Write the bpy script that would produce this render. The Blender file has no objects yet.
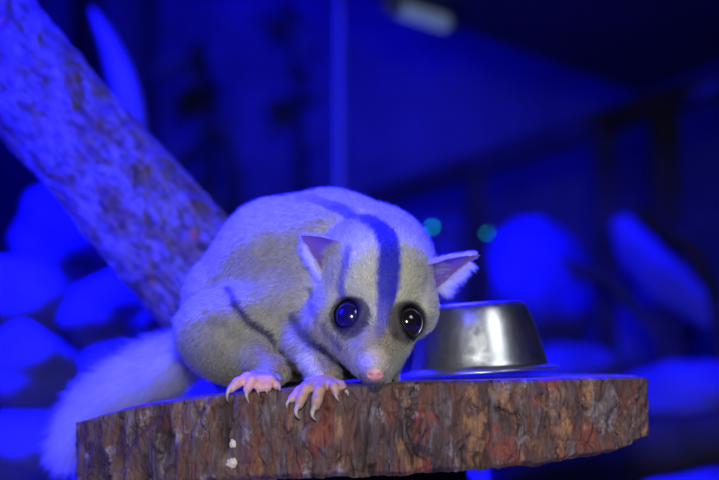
import bpy, bmesh, math
import numpy as np
import openvdb
from mathutils import Vector, Matrix
from mathutils.bvhtree import BVHTree

rng = np.random.default_rng(7)
CM = 0.01                                   # everything below is laid out in centimetres
scene = bpy.context.scene
COL = scene.collection

# ------------------------------------------------------------------ camera
K = 0.04 / 70.0
CAM = np.array([0.0, -70.0, 0.9])
PITCH = math.atan((361 - 240) * K)
cp, sp = math.cos(PITCH), math.sin(PITCH)
FWD, UPV, RIGHT = np.array([0, cp, sp]), np.array([0, -sp, cp]), np.array([1.0, 0, 0])


def ray(u, v):
    return FWD + RIGHT * ((u - 359.5) * K) + UPV * ((240 - v) * K)


def P(u, v, y):
    """The point at depth y (cm) that the photograph shows at pixel (u, v)."""
    d = ray(u, v)
    return CAM + d * ((y - CAM[1]) / d[1])


def px(n, y):
    return n * K * (y - CAM[1])


cam_d = bpy.data.cameras.new('camera')
cam = bpy.data.objects.new('camera', cam_d)
COL.objects.link(cam)
cam.location = CAM * CM
cam.rotation_euler = (math.pi / 2 + PITCH, 0, 0)
cam_d.sensor_width = 36
cam_d.lens = 36 / (719 * K)
cam_d.clip_start = 0.01
cam_d.clip_end = 50
cam_d.dof.use_dof = True
cam_d.dof.focus_distance = 64.5 * CM
cam_d.dof.aperture_fstop = 8
cam_d.dof.aperture_blades = 0
scene.camera = cam


# ------------------------------------------------------------------ numeric helpers
def fade(t):
    return t * t * t * (t * (t * 6 - 15) + 10)


_perm = np.random.default_rng(3).permutation(256)
_perm = np.concatenate([_perm, _perm, _perm])
_grad = np.random.default_rng(5).normal(size=(256, 3))
_grad /= np.linalg.norm(_grad, axis=1)[:, None]


def noise(p):
    p = np.asarray(p, float)
    i = np.floor(p).astype(int)
    f = p - i
    i &= 255
    w = fade(f)
    out = 0
    for a in (0, 1):
        for b in (0, 1):
            for c in (0, 1):
                h = _perm[_perm[_perm[(i[:, 0] + a) & 255] + ((i[:, 1] + b) & 255)] + ((i[:, 2] + c) & 255)] & 255
                g = (_grad[h] * (f - np.array([a, b, c]))).sum(1)
                wt = (w[:, 0] if a else 1 - w[:, 0]) * (w[:, 1] if b else 1 - w[:, 1]) * (w[:, 2] if c else 1 - w[:, 2])
                out = out + g * wt
    return out * 1.6


def fbm(p, o=4, gain=0.5):
    s, a, p = 0, 1.0, np.asarray(p, float)
    for k in range(o):
        s = s + a * noise(p * 2 ** k + 17.3 * k)
        a *= gain
    return s


def sstep(a, b, x):
    t = np.clip((x - a) / (b - a), 0, 1)
    return t * t * (3 - 2 * t)


def nrm(v):
    v = np.asarray(v, float)
    return v / np.maximum(np.linalg.norm(v, axis=-1, keepdims=True), 1e-9)


def seg_dist(p, a, b):
    ab = b - a
    h = np.clip(((p - a) @ ab) / max(ab @ ab, 1e-9), 0, 1)
    return np.linalg.norm(p - a - h[:, None] * ab, axis=1), h


def poly_dist(p, pts):
    best, arc = np.full(len(p), 1e9), np.zeros(len(p))
    n = len(pts) - 1
    for k in range(n):
        d, h = seg_dist(p, pts[k], pts[k + 1])
        m = d < best
        best[m] = d[m]
        arc[m] = ((k + h) / n)[m]
    return best, arc


def smooth_path(pts, n):
    """Catmull-Rom through pts (rows of any width)."""
    pts = np.asarray(pts, float)
    q = np.vstack([2 * pts[0] - pts[1], pts, 2 * pts[-1] - pts[-2]])
    out = []
    m = len(pts) - 1
    for t in np.linspace(0, m, n):
        k = min(int(t), m - 1)
        f = t - k
        a, b, c, d = q[k], q[k + 1], q[k + 2], q[k + 3]
        out.append(0.5 * (2 * b + (c - a) * f + (2 * a - 5 * b + 4 * c - d) * f ** 2 + (3 * b - a - 3 * c + d) * f ** 3))
    return np.array(out)


# ------------------------------------------------------------------ object helpers
def mesh_obj(name, verts, faces, mat, parent=None, smooth=True, attrs=None):
    me = bpy.data.meshes.new(name)
    me.from_pydata([tuple(v) for v in (np.asarray(verts, float) * CM)], [], [tuple(int(i) for i in f) for f in faces])
    for k, arr in (attrs or {}).items():
        arr = np.asarray(arr, np.float32)
        if arr.shape[1] == 4:
            a = me.attributes.new(k, 'FLOAT_COLOR', 'POINT')
            a.data.foreach_set('color', arr.ravel())
        else:
            a = me.attributes.new(k, 'FLOAT_VECTOR', 'POINT')
            a.data.foreach_set('vector', arr.ravel())
    bm = bmesh.new()
    bm.from_mesh(me)
    bmesh.ops.recalc_face_normals(bm, faces=bm.faces)
    bm.to_mesh(me)
    bm.free()
    if smooth:
        me.polygons.foreach_set('use_smooth', [True] * len(me.polygons))
    me.materials.append(mat)
    o = bpy.data.objects.new(name, me)
    COL.objects.link(o)
    if parent:
        o.parent = parent
    return o


def empty(name, label=None, cat=None, group=None):
    o = bpy.data.objects.new(name, None)
    COL.objects.link(o)
    o.empty_display_size = 0.02
    return tag(o, label, cat, group)


def tag(o, label=None, cat=None, group=None, kind=None):
    for k, v in (('label', label), ('category', cat), ('group', group), ('kind', kind)):
        if v:
            o[k] = v
    return o


def grid_faces(n, m, wrap_m=False, off=0):
    f = []
    mm = m if wrap_m else m - 1
    for i in range(n - 1):
        for j in range(mm):
            j2 = (j + 1) % m
            f.append((off + i * m + j, off + i * m + j2, off + (i + 1) * m + j2, off + (i + 1) * m + j))
    return f


def tube(path, rad, m=16, cap=True, bump=None):
    """Closed tube along a path with a radius per point."""
    path = np.asarray(path, float)
    rad = np.broadcast_to(np.asarray(rad, float), (len(path),))
    t = nrm(np.gradient(path, axis=0))
    ref = np.array([0.13, 0.9, 0.41])
    nx = nrm(np.cross(t, ref))
    ny = np.cross(t, nx)
    ang = np.linspace(0, 2 * np.pi, m, endpoint=False)
    d = nx[:, None, :] * np.cos(ang)[None, :, None] + ny[:, None, :] * np.sin(ang)[None, :, None]
    r = rad[:, None] * np.ones(m)
    if bump is not None:
        r = r * (1 + bump(path, ang))
    v = (path[:, None, :] + d * r[:, :, None]).reshape(-1, 3)
    f = grid_faces(len(path), m, True)
    if cap:
        v = np.vstack([v, path[0], path[-1]])
        a, b, o = len(v) - 2, len(v) - 1, (len(path) - 1) * m
        for j in range(m):
            f.append((a, (j + 1) % m, j))
            f.append((b, o + j, o + (j + 1) % m))
    return v, f


def box(lo, hi):
    x0, y0, z0 = lo
    x1, y1, z1 = hi
    v = [(x0, y0, z0), (x1, y0, z0), (x1, y1, z0), (x0, y1, z0), (x0, y0, z1), (x1, y0, z1), (x1, y1, z1), (x0, y1, z1)]
    return v, [(0, 3, 2, 1), (4, 5, 6, 7), (0, 1, 5, 4), (1, 2, 6, 5), (2, 3, 7, 6), (3, 0, 4, 7)]


def lathe(profile, n=96):
    a = np.linspace(0, 2 * np.pi, n, endpoint=False)
    v = np.array([[r * math.cos(t), r * math.sin(t), z] for r, z in profile for t in a])
    return v, grid_faces(len(profile), n, True)


# ------------------------------------------------------------------ materials
class Nodes:
    def __init__(self, name, rough=0.7, spec=0.3):
        self.m = bpy.data.materials.new(name)
        self.m.use_nodes = True
        self.t = self.m.node_tree
        self.b = self.t.nodes['Principled BSDF']
        self.b.inputs['Roughness'].default_value = rough
        self.b.inputs['Specular IOR Level'].default_value = spec

    def n(self, typ, **kw):
        nd = self.t.nodes.new(typ)
        for k, v in kw.items():
            if k in nd.inputs:
                nd.inputs[k].default_value = v
            else:
                setattr(nd, k, v)
        return nd

    def link(self, a, b):
        self.t.links.new(a, b)

    def noise(self, vec, scale, detail=6, rough=0.6, dist=0.0):
        nd = self.n('ShaderNodeTexNoise')
        nd.inputs['Scale'].default_value = scale
        nd.inputs['Detail'].default_value = detail
        nd.inputs['Roughness'].default_value = rough
        nd.inputs['Distortion'].default_value = dist
        self.link(vec, nd.inputs['Vector'])
        return nd.outputs['Fac']

    def ramp(self, fac, stops):
        r = self.n('ShaderNodeValToRGB')
        while len(r.color_ramp.elements) < len(stops):
            r.color_ramp.elements.new(0.5)
        for e, (p, c) in zip(r.color_ramp.elements, stops):
            e.position = p
            e.color = (*c, 1) if len(c) == 3 else c
        self.link(fac, r.inputs[0])
        return r.outputs[0]

    def mix(self, fac, a, b, typ='MIX'):
        m = self.n('ShaderNodeMix', data_type='RGBA', blend_type=typ)
        if isinstance(fac, float):
            m.inputs[0].default_value = fac
        else:
            self.link(fac, m.inputs[0])
        for s, x in ((6, a), (7, b)):
            if isinstance(x, tuple):
                m.inputs[s].default_value = (*x, 1)
            else:
                self.link(x, m.inputs[s])
        return m.outputs[2]

    def mapping(self, vec, scale):
        m = self.n('ShaderNodeMapping')
        m.inputs['Scale'].default_value = scale
        self.link(vec, m.inputs['Vector'])
        return m.outputs[0]

    def strip(self, vec, s):
        m = self.n('ShaderNodeMapping')
        m.inputs['Scale'].default_value = (s[0], s[1], 0)
        m.inputs['Location'].default_value = (s[2] * 3.7, s[2] * 1.3, s[2])
        self.link(vec, m.inputs['Vector'])
        return m.outputs[0]

    def obj(self):
        return self.n('ShaderNodeTexCoord').outputs['Object']

    def attr(self, name, out='Vector'):
        return self.n('ShaderNodeAttribute', attribute_name=name).outputs[out]

    def color(self, c):
        self.link(c, self.b.inputs['Base Color'])

    def bump(self, h, strength=0.4, dist=0.001):
        b = self.n('ShaderNodeBump')
        b.inputs['Strength'].default_value = strength
        b.inputs['Distance'].default_value = dist
        self.link(h, b.inputs['Height'])
        self.link(b.outputs[0], self.b.inputs['Normal'])


def mottled(name, c1, c2, scale=12, rough=0.8, bump=0.4, bdist=0.01, spec=0.2):
    N = Nodes(name, rough, spec)
    f = N.noise(N.obj(), scale)
    N.color(N.ramp(f, [(0.3, c1), (0.7, c2)]))
    if bump:
        N.bump(f, bump, bdist)
    return N.m


def plain(name, c, rough=0.6, spec=0.3, metal=0.0):
    N = Nodes(name, rough, spec)
    f = N.noise(N.obj(), 90, 3)
    N.color(N.ramp(f, [(0.3, tuple(x * 0.9 for x in c)), (0.7, tuple(min(1, x * 1.06) for x in c))]))
    N.b.inputs['Metallic'].default_value = metal
    return N.m


def emitter(name, c, s):
    N = Nodes(name)
    N.b.inputs['Base Color'].default_value = (*c, 1)
    N.b.inputs['Emission Color'].default_value = (*c, 1)
    N.b.inputs['Emission Strength'].default_value = s
    return N.m


def bark_slice_mat():
    N = Nodes('slice_bark', 0.75, 0.25)
    v = N.attr('bark')                                   # arc length, height, relief in cm
    f1 = N.noise(N.strip(v, (0.75, 0.20, 0)), 1.0, 6, 0.62, 0.0)
    f2 = N.noise(N.strip(v, (2.4, 0.45, 3)), 1.0, 7, 0.68, 0.0)
    f3 = N.noise(N.strip(v, (9.0, 1.6, 7)), 1.0, 6, 0.75, 0.0)
    base = N.ramp(f1, [(0.30, (0.05, 0.035, 0.035)), (0.43, (0.13, 0.085, 0.07)), (0.52, (0.25, 0.105, 0.06)),
                       (0.60, (0.17, 0.12, 0.10)), (0.72, (0.36, 0.23, 0.13))])
    grey = N.ramp(f2, [(0.35, (0.04, 0.03, 0.03)), (0.5, (0.14, 0.11, 0.10)), (0.68, (0.30, 0.25, 0.22))])
    c = N.mix(N.ramp(f2, [(0.42, (0, 0, 0)), (0.62, (1, 1, 1))]), base, grey)
    red = N.ramp(N.noise(N.strip(v, (0.55, 0.32, 11)), 1.0, 7, 0.66), [(0.55, (0, 0, 0)), (0.61, (0.85, 0.85, 0.85))])
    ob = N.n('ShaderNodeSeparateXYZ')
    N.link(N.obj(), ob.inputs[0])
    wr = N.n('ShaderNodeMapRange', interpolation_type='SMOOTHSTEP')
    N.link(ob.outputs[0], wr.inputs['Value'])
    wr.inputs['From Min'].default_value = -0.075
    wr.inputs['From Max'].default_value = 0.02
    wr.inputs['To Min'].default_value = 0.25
    warm = wr.outputs[0]  # painted light: fewer warm patches towards the left end

    def lit_part(fac):
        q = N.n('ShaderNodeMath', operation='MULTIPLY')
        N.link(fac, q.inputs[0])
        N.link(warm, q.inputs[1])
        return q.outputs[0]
    c = N.mix(lit_part(red), c, (0.38, 0.10, 0.06))
    ora = N.ramp(N.noise(N.strip(v, (0.9, 0.36, 23)), 1.0, 7, 0.68, 0.0), [(0.55, (0, 0, 0)), (0.62, (0.9, 0.9, 0.9))])
    c = N.mix(lit_part(ora), c, (0.50, 0.27, 0.12))
    lich = N.ramp(N.noise(N.strip(v, (0.9, 0.6, 41)), 1.0, 7, 0.7, 0.0), [(0.57, (0, 0, 0)), (0.64, (0.8, 0.8, 0.8))])
    c = N.mix(lich, c, (0.46, 0.42, 0.40))
    deep = N.n('ShaderNodeSeparateXYZ')
    N.link(v, deep.inputs[0])
    dk = N.n('ShaderNodeMapRange')
    N.link(deep.outputs[2], dk.inputs['Value'])
    dk.inputs['From Min'].default_value = -0.30
    dk.inputs['From Max'].default_value = 0.05
    c = N.mix(dk.outputs[0], (0.035, 0.026, 0.024), c)        # darker towards the bottom of the fissures
    vo = N.n('ShaderNodeTexVoronoi', feature='DISTANCE_TO_EDGE')
    vo.inputs['Scale'].default_value = 1.0
    wv = N.n('ShaderNodeVectorMath', operation='ADD')
    wn = N.n('ShaderNodeTexNoise')
    wn.inputs['Scale'].default_value = 1.2
    wn.inputs['Detail'].default_value = 5
    N.link(v, wn.inputs['Vector'])
    N.link(N.strip(v, (1.15, 0.22, 0)), wv.inputs[0])
    N.link(N.mapping(wn.outputs['Color'], (0.55, 0.35, 0)), wv.inputs[1])
    N.link(wv.outputs[0], vo.inputs['Vector'])
    crk = N.ramp(vo.outputs['Distance'], [(0.0, (0, 0, 0)), (0.03, (1, 1, 1))])
    cm = N.ramp(N.noise(N.strip(v, (0.7, 0.7, 51)), 1.0, 3), [(0.48, (0, 0, 0)), (0.6, (1, 1, 1))])
    crk = N.mix(cm, (1.0, 1.0, 1.0), crk)
    c = N.mix(crk, (0.03, 0.022, 0.02), c)
    fine = N.ramp(f3, [(0.33, (0.3, 0.27, 0.26)), (0.55, (1, 1, 1))])
    c = N.mix(0.75, c, fine, 'MULTIPLY')
    c = N.mix(1.0, c, (0.90, 0.86, 0.98), 'MULTIPLY')
    N.color(c)
    hh = N.mix(0.5, f3, crk, 'MULTIPLY')
    N.bump(hh, 0.8, 0.002)
    return N.m


def branch_mat():
    N = Nodes('branch_bark', 0.7, 0.35)
    v = N.attr('bark')                                   # along, around, relief
    f1 = N.noise(N.strip(v, (0.42, 0.75, 1)), 1.0, 6, 0.62, 0.5)
    f2 = N.noise(N.strip(v, (1.7, 3.2, 5)), 1.0, 6, 0.7)
    c = N.ramp(f1, [(0.36, (0.05, 0.036, 0.014)), (0.44, (0.15, 0.105, 0.04)), (0.50, (0.12, 0.10, 0.09)), (0.66, (0.21, 0.18, 0.17))])
    c = N.mix(0.9, c, N.ramp(f2, [(0.36, (0.16, 0.13, 0.11)), (0.56, (1, 1, 1))]), 'MULTIPLY')
    red = N.ramp(N.noise(N.strip(v, (0.5, 1.0, 31)), 1.0, 3, 0.6), [(0.64, (0, 0, 0)), (0.70, (0.7, 0.7, 0.7))])
    c = N.mix(red, c, (0.36, 0.10, 0.06))
    N.color(c)
    N.bump(f2, 0.9, 0.003)
    return N.m


def steel_mat():
    N = Nodes('brushed_steel', 0.22, 0.5)
    N.b.inputs['Metallic'].default_value = 1.0
    v = N.obj()
    scr = N.noise(N.mapping(v, (1500, 1500, 1500)), 1.0, 3, 0.7)
    sm = N.noise(v, 420, 4, 0.7, 0.5)
    N.color(N.ramp(sm, [(0.3, (0.62, 0.63, 0.65)), (0.7, (0.74, 0.75, 0.77))]))
    N.link(N.ramp(sm, [(0.35, (0.28,) * 3), (0.7, (0.38,) * 3)]), N.b.inputs['Roughness'])
    N.bump(scr, 0.10, 0.0001)
    return N.m


def hair_mat(name, rough=0.55):
    m = bpy.data.materials.new(name)
    m.use_nodes = True
    t = m.node_tree
    t.nodes.remove(t.nodes['Principled BSDF'])
    h = t.nodes.new('ShaderNodeBsdfHairPrincipled')
    h.model = 'CHIANG'
    h.parametrization = 'COLOR'
    h.inputs['Roughness'].default_value = rough
    h.inputs['Radial Roughness'].default_value = 0.6
    h.inputs['Coat'].default_value = 0.0
    a = t.nodes.new('ShaderNodeAttribute')
    a.attribute_name = 'col'
    t.links.new(a.outputs['Color'], h.inputs['Color'])
    t.links.new(h.outputs[0], t.nodes['Material Output'].inputs[0])
    return m


def skin_attr_mat():
    N = Nodes('glider_skin', 0.5, 0.4)
    N.color(N.attr('col', 'Color'))
    f = N.noise(N.obj(), 900, 4)
    N.bump(f, 0.3, 0.0004)
    N.b.inputs['Subsurface Weight'].default_value = 0.15
    N.b.inputs['Subsurface Radius'].default_value = (0.004, 0.002, 0.001)
    return N.m


def attr_mat(name, rough=0.6):
    N = Nodes(name, rough, 0.3)
    N.color(N.attr('col', 'Color'))
    return N.m


M_SLICE, M_BRANCH, M_STEEL = bark_slice_mat(), branch_mat(), steel_mat()
M_SKIN = skin_attr_mat()
M_FUR = hair_mat('glider_fur')


def cut_wood_mat():
    N = Nodes('cut_wood', 0.7, 0.25)
    v = N.obj()
    w = N.n('ShaderNodeTexWave', wave_type='RINGS', rings_direction='Z')
    w.inputs['Scale'].default_value = 60
    w.inputs['Distortion'].default_value = 4
    N.link(v, w.inputs['Vector'])
    c = N.ramp(w.outputs['Fac'], [(0.0, (0.22, 0.15, 0.11)), (1.0, (0.33, 0.25, 0.19))])
    f = N.noise(v, 160, 5)
    N.color(N.mix(0.6, c, N.ramp(f, [(0.3, (0.4, 0.35, 0.33)), (0.7, (1, 1, 1))]), 'MULTIPLY'))
    N.bump(f, 0.5, 0.001)
    return N.m


M_CUT = cut_wood_mat()

# ------------------------------------------------------------------ the log slice
SA, SB, SY, SN = 11.0, 7.6, 1.3, 2.7
SX = 0.17


def slice_front_y(x):
    q = np.clip(np.abs(np.asarray(x, float) - SX) / SA, 0, 1)
    return SY - SB * (1 - q ** SN) ** (1 / SN)


def table(pts):
    out = []
    for u, v in pts:
        x = P(u, v, 0)[0]
        y = float(slice_front_y(x))
        for _ in range(4):
            x = P(u, v, y)[0]
            y = float(slice_front_y(x))
        q = P(u, v, y)
        out.append((q[0], q[2]))
    a = np.array(out)
    return a[:, 0], a[:, 1]


TX, TZ = table([(79, 425), (84, 421), (96, 417), (118, 410), (140, 405), (190, 398), (240, 392), (300, 387.5), (360, 384), (420, 382),
                (480, 380.5), (540, 379), (600, 377), (636, 376)])
BX, BZ = table([(79, 494), (140, 488), (210, 482), (300, 479), (400, 475), (470, 471), (540, 465), (590, 456), (612, 452), (636, 441)])


def slice_top(x, y=0):
    return np.interp(x, TX, TZ)


def build_slice():
    root = empty('log_slice', 'thick round slice of rough reddish bark-covered log the glider crouches on', 'log slice')
    n, m = 1500, 64
    # boundary at equal arc steps
    th = np.linspace(0, 2 * np.pi, 6000)
    ct, st = np.cos(th), np.sin(th)
    bx = SA * np.sign(ct) * np.abs(ct) ** (2 / SN)
    by = SY + SB * np.sign(st) * np.abs(st) ** (2 / SN)
    wob = 1 + 0.012 * noise(np.c_[np.cos(th) * 2, np.sin(th) * 2, th * 0])
    bx, by = SX + bx * wob, SY + (by - SY) * wob
    s = np.r_[0, np.cumsum(np.hypot(np.diff(bx), np.diff(by)))]
    sg = np.linspace(0, s[-1], n, endpoint=False)
    gx, gy = np.interp(sg, s, bx), np.interp(sg, s, by)
    nx, ny = np.gradient(gy), -np.gradient(gx)
    ln = np.hypot(nx, ny)
    nx, ny = nx / ln, ny / ln
    t = np.linspace(0, 1, m)
    ztop, zbot = np.interp(gx, TX, TZ), np.interp(gx, BX, BZ)
    rag = 0.10 * noise(np.c_[gx * 1.7, gy * 1.7, gx * 0 + 4]) + 0.05 * noise(np.c_[gx * 7, gy * 7, gx * 0 + 9])
    zbot = zbot + rag
    ztop = ztop + 0.03 * noise(np.c_[gx * 3, gy * 3, gx * 0 + 2])
    X = gx[:, None] + 0 * t
    Y = gy[:, None] + 0 * t
    Z = ztop[:, None] * (1 - t) + zbot[:, None] * t
    arc = np.broadcast_to(sg[:, None], X.shape)
    # coordinates for relief that close round the rim
    cx, cy = X * 1.0, Y * 1.0
    warp = 0.35 * noise(np.c_[cx.ravel() * 0.8, cy.ravel() * 0.8, Z.ravel() * 0.9]).reshape(X.shape)
    q1 = np.c_[((cx + warp) * 1.15).ravel(), ((cy + warp) * 1.15).ravel(), (Z * 0.22).ravel()]
    ridge = 1 - np.abs(noise(q1)) * 2.2
    q2 = np.c_[((cx + warp) * 4.0).ravel(), ((cy + warp) * 4.0).ravel(), (Z * 0.55).ravel()]
    q3 = np.c_[cx.ravel() * 9, cy.ravel() * 9, Z.ravel() * 3.5]
    plates = sstep(-0.08, 0.08, noise(np.c_[cx.ravel() * 0.75 + 40, cy.ravel() * 0.75, Z.ravel() * 0.42])) * 0.16
    cracks = sstep(0.86, 1.0, 1 - np.abs(noise(q2 * 0.55 + 31)) * 1.4)
    disp = 0.24 * np.clip(ridge, -1, 1) + 0.10 * noise(q2) + 0.045 * noise(q3) + plates - 0.20 * cracks
    hcr = sstep(0.93, 1.0, 1 - np.abs(noise(np.c_[cx.ravel() * 0.9 + 7, cy.ravel() * 0.9, Z.ravel() * 1.6])) * 1.3)
    disp = disp - 0.10 * hcr
    disp = disp.reshape(X.shape)
    endfall = np.minimum(sstep(0, 0.035, t), 1 - sstep(0.93, 1.0, t))[None, :]
    disp = disp * (0.35 + 0.65 * endfall) - 0.16 * (1 - sstep(0, 0.03, t))[None, :] - 0.15 * sstep(0.94, 1.0, t)[None, :]
    X2 = X + nx[:, None] * disp
    Y2 = Y + ny[:, None] * disp
    v = np.stack([X2, Y2, Z], -1).reshape(-1, 3)
    f = []
    for i in range(n):
        i2 = (i + 1) % n
        for j in range(m - 1):
            f.append((i * m + j, i2 * m + j, i2 * m + j + 1, i * m + j + 1))
    at = np.stack([arc, Z, disp], -1).reshape(-1, 3)
    mesh_obj('bark', v, f, M_SLICE, root, True, {'bark': at})
    # the two sawn faces, stitched to the bark's rims
    for nm, j, zf, sgn in (('sawn_top', 0, lambda x, y: np.interp(x, TX, TZ), 1), ('sawn_underside', m - 1, lambda x, y: np.interp(x, BX, BZ), -1)):
        rim = v.reshape(n, m, 3)[:, j]
        c = np.array([SX, SY, 0.0])
        rings = []
        for a in np.linspace(1, 0.02, 36):
            r = c + (rim - c) * a
            z = zf(r[:, 0], r[:, 1]) + 0.02 * noise(np.c_[r[:, 0] * 4, r[:, 1] * 1.2, r[:, 0] * 0])
            if a > 0.999:
                z = rim[:, 2]
            rings.append(np.c_[r[:, 0], r[:, 1], z])
        vv = np.vstack(rings)
        ff = grid_faces(36, n, True)
        vv = np.vstack([vv, [[SX, SY, float(vv[-n:, 2].mean())]]])
        for k in range(n):
            ff.append((35 * n + k, 35 * n + (k + 1) % n, 36 * n))
        mesh_obj(nm, vv, ff, M_CUT, root)
    return root


slice_root = build_slice()

# ------------------------------------------------------------------ steel bowl
def build_bowl():
    Yb = 1.2
    c = P(480, 373.5, Yb)
    s = px(1, Yb)
    root = empty('food_bowl', 'shiny stainless steel food bowl with flared foot beside the glider', 'bowl')
    prof = [(60, 1.2), (76, 0.5), (80, 1.0), (80.5, 2.2), (79, 3.2), (74, 4.2), (69.5, 6.0), (67.5, 10), (64, 24), (58, 46), (52.5, 61), (49, 67),
            (45.5, 69.5), (43, 69.6), (41, 68), (40, 64), (38, 50), (34, 36), (26, 30), (0.01, 29)]
    prof = smooth_path(np.array(prof), 140)
    prof[:, 0] = np.maximum(prof[:, 0], 0.001)
    v, f = lathe(prof * s, 160)
    tilt = Matrix.Rotation(math.radians(-3.6), 4, 'Y')
    R = np.array(tilt.to_3x3())
    v = v @ R.T + c
    # bottom ring offset so that it stands on the slice
    mesh_obj('bowl', v, f, M_STEEL, root)
    base = np.array([[60 * s * math.cos(a), 60 * s * math.sin(a), 1.2 * s] for a in np.linspace(0, 2 * np.pi, 96, endpoint=False)] + [[0, 0, 2.0 * s]])
    base = base @ R.T + c
    mesh_obj('bowl_underside', base, [(k, (k + 1) % 96, 96) for k in range(96)], M_STEEL, root)
    return root


bowl_root = build_bowl()

# ------------------------------------------------------------------ the glider: one continuous body from a smooth distance field
VOX = 0.062
LO = np.array([-13.6, -8.2, -3.6])
HI = np.array([5.2, 9.0, 8.0])
DIM = np.ceil((HI - LO) / VOX).astype(int)
FIELD = np.full(DIM, 5.0, np.float32)
AX = [LO[i] + VOX * np.arange(DIM[i]) for i in range(3)]


def _block(lo, hi):
    a = np.clip(np.floor((lo - LO) / VOX).astype(int), 0, DIM - 1)
    b = np.clip(np.ceil((hi - LO) / VOX).astype(int) + 1, 1, DIM)
    sl = tuple(slice(a[i], b[i]) for i in range(3))
    g = np.stack(np.meshgrid(*[AX[i][sl[i]] for i in range(3)], indexing='ij'), -1).astype(np.float32)
    return sl, g


def _smin(sl, d, k):
    a = FIELD[sl]
    h = np.clip(0.5 + 0.5 * (a - d) / k, 0, 1)
    FIELD[sl] = a * (1 - h) + d * h - k * h * (1 - h)


def cone(a, b, ra, rb, k=0.4):
    a, b = np.asarray(a, np.float32), np.asarray(b, np.float32)
    r = max(ra, rb) + k + 0.4
    sl, g = _block(np.minimum(a, b) - r, np.maximum(a, b) + r)
    ba = b - a
    h = np.clip(((g - a) @ ba) / max(float(ba @ ba), 1e-9), 0, 1)
    d = np.linalg.norm(g - a - h[..., None] * ba, axis=-1) - (ra + (rb - ra) * h)
    _smin(sl, d.astype(np.float32), k)


def ell(c, r, k=0.5, rot=(0, 0, 0), cut=False):
    c, r = np.asarray(c, np.float32), np.asarray(r, np.float32)
    from mathutils import Euler
    R = np.array(Euler([math.radians(x) for x in rot]).to_matrix(), np.float32)
    e = float(r.max()) + k + 0.4
    sl, g = _block(c - e, c + e)
    q = (g - c) @ R
    k0 = np.linalg.norm(q / r, axis=-1)
    k1 = np.linalg.norm(q / (r * r), axis=-1)
    d = (k0 * (k0 - 1) / np.maximum(k1, 1e-6)).astype(np.float32)
    if cut:                                              # hollow
        a = FIELD[sl]
        h = np.clip(0.5 - 0.5 * (a + d) / k, 0, 1)
        FIELD[sl] = a * (1 - h) - d * h + k * h * (1 - h)
    else:
        _smin(sl, d, k)


def chain(pts, k=0.4):
    """pts: (u, v, y, radius in px)"""
    for (u0, v0, y0, r0), (u1, v1, y1, r1) in zip(pts, pts[1:]):
        cone(P(u0, v0, y0), P(u1, v1, y1), px(r0, y0), px(r1, y1), k)


# torso
SPINE = [(236, 303, 1.4, 52), (283, 272, 1.0, 70), (330, 265, 0.5, 71), (372, 268, -0.2, 62)]
chain(SPINE, 0.5)
ell(P(300, 318, -0.2), (px(80, 0), 3.0, px(62, 0)), 0.8)
ell(P(345, 318, -1.2), (px(48, 0), 1.9, px(60, 0)), 0.6)          # chest
# hind leg: haunch, shank, heel
ell(P(228, 338, -1.7), (px(52, 0), 1.75, px(45, 0)), 0.7, (0, 22, 0))
chain([(250, 352, -2.4, 28), (275, 373, -4.2, 11), (268, 381, -5.2, 8)], 0.4)
# far hind leg
ell(P(250, 345, 3.2), (px(50, 0), 1.5, px(42, 0)), 0.5)
chain([(262, 372, 3.8, 16), (290, 378, 3.6, 9), (310, 380, 3.4, 7)], 0.3)
# gliding membrane folded along the flank
chain([(318, 300, -2.35, 13), (292, 340, -2.7, 11), (262, 345, -2.6, 14)], 0.5)
# near arm
chain([(345, 300, -1.6, 34), (312, 330, -2.6, 27), (308, 348, -3.3, 24), (326, 376, -5.1, 13.5)], 0.3)
# far arm, reaching the slice behind the muzzle
chain([(395, 300, -1.0, 26), (392, 340, -1.5, 18), (386, 374, -2.4, 10)], 0.35)
ell(P(386, 378, -2.9), (0.45, 0.6, 0.22), 0.25)
# head
HEADC = P(377, 284, -2.9)
ell(HEADC, (px(56, -3), 2.5, px(57, -3)), 0.7)
ell(P(376, 258, -2.4), (px(53, -3), 2.2, px(42, -3)), 0.6)
ell(P(334, 316, -3.5), (px(26, -3), 1.35, px(36, -3)), 0.35, (0, 24, 0))
ell(P(415, 308, -3.2), (px(22, -3), 1.3, px(28, -3)), 0.5, (0, -10, 0))
cone(P(350, 322, -4.0), P(368, 366, -5.9), px(26, -4.2), px(12, -6), 0.4)
cone(P(338, 325, -3.9), P(361, 364, -5.5), px(24, -4), px(10, -5.5), 0.4)
cone(P(403, 321, -3.9), P(381, 366, -5.9), px(22, -4.2), px(12, -6), 0.4)
cone(P(379, 300, -4.3), P(375, 361, -6.2), px(29, -4.5), px(15, -6), 0.5)
ell(P(375, 369, -6.38), (px(14, -6), 0.75, px(12, -6)), 0.3)
cone(P(374, 352, -4.4), P(375, 383, -6.5), px(22, -5), px(9, -6), 0.3)    # lower jaw
EYES = [(P(351.5, 317.5, -4.72), 0.64, 'L'), (P(406.5, 322.5, -4.64), 0.61, 'R')]
for c, r, s in EYES:
    ell(c, (r + 0.02, r + 0.02, r + 0.04), 0.10, cut=True)
for sx in (369.5, 379):
    ell(P(sx, 376, -7.1), (0.075, 0.2, 0.06), 0.06, cut=True)

BARE = []                                                # fingers and toes: no fur


def digit(pts, k=0.10):
    chain(pts, k)
    BARE.append(([P(*p[:3]) for p in pts], max(p[3] for p in pts) * px(1, -6)))


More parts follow.
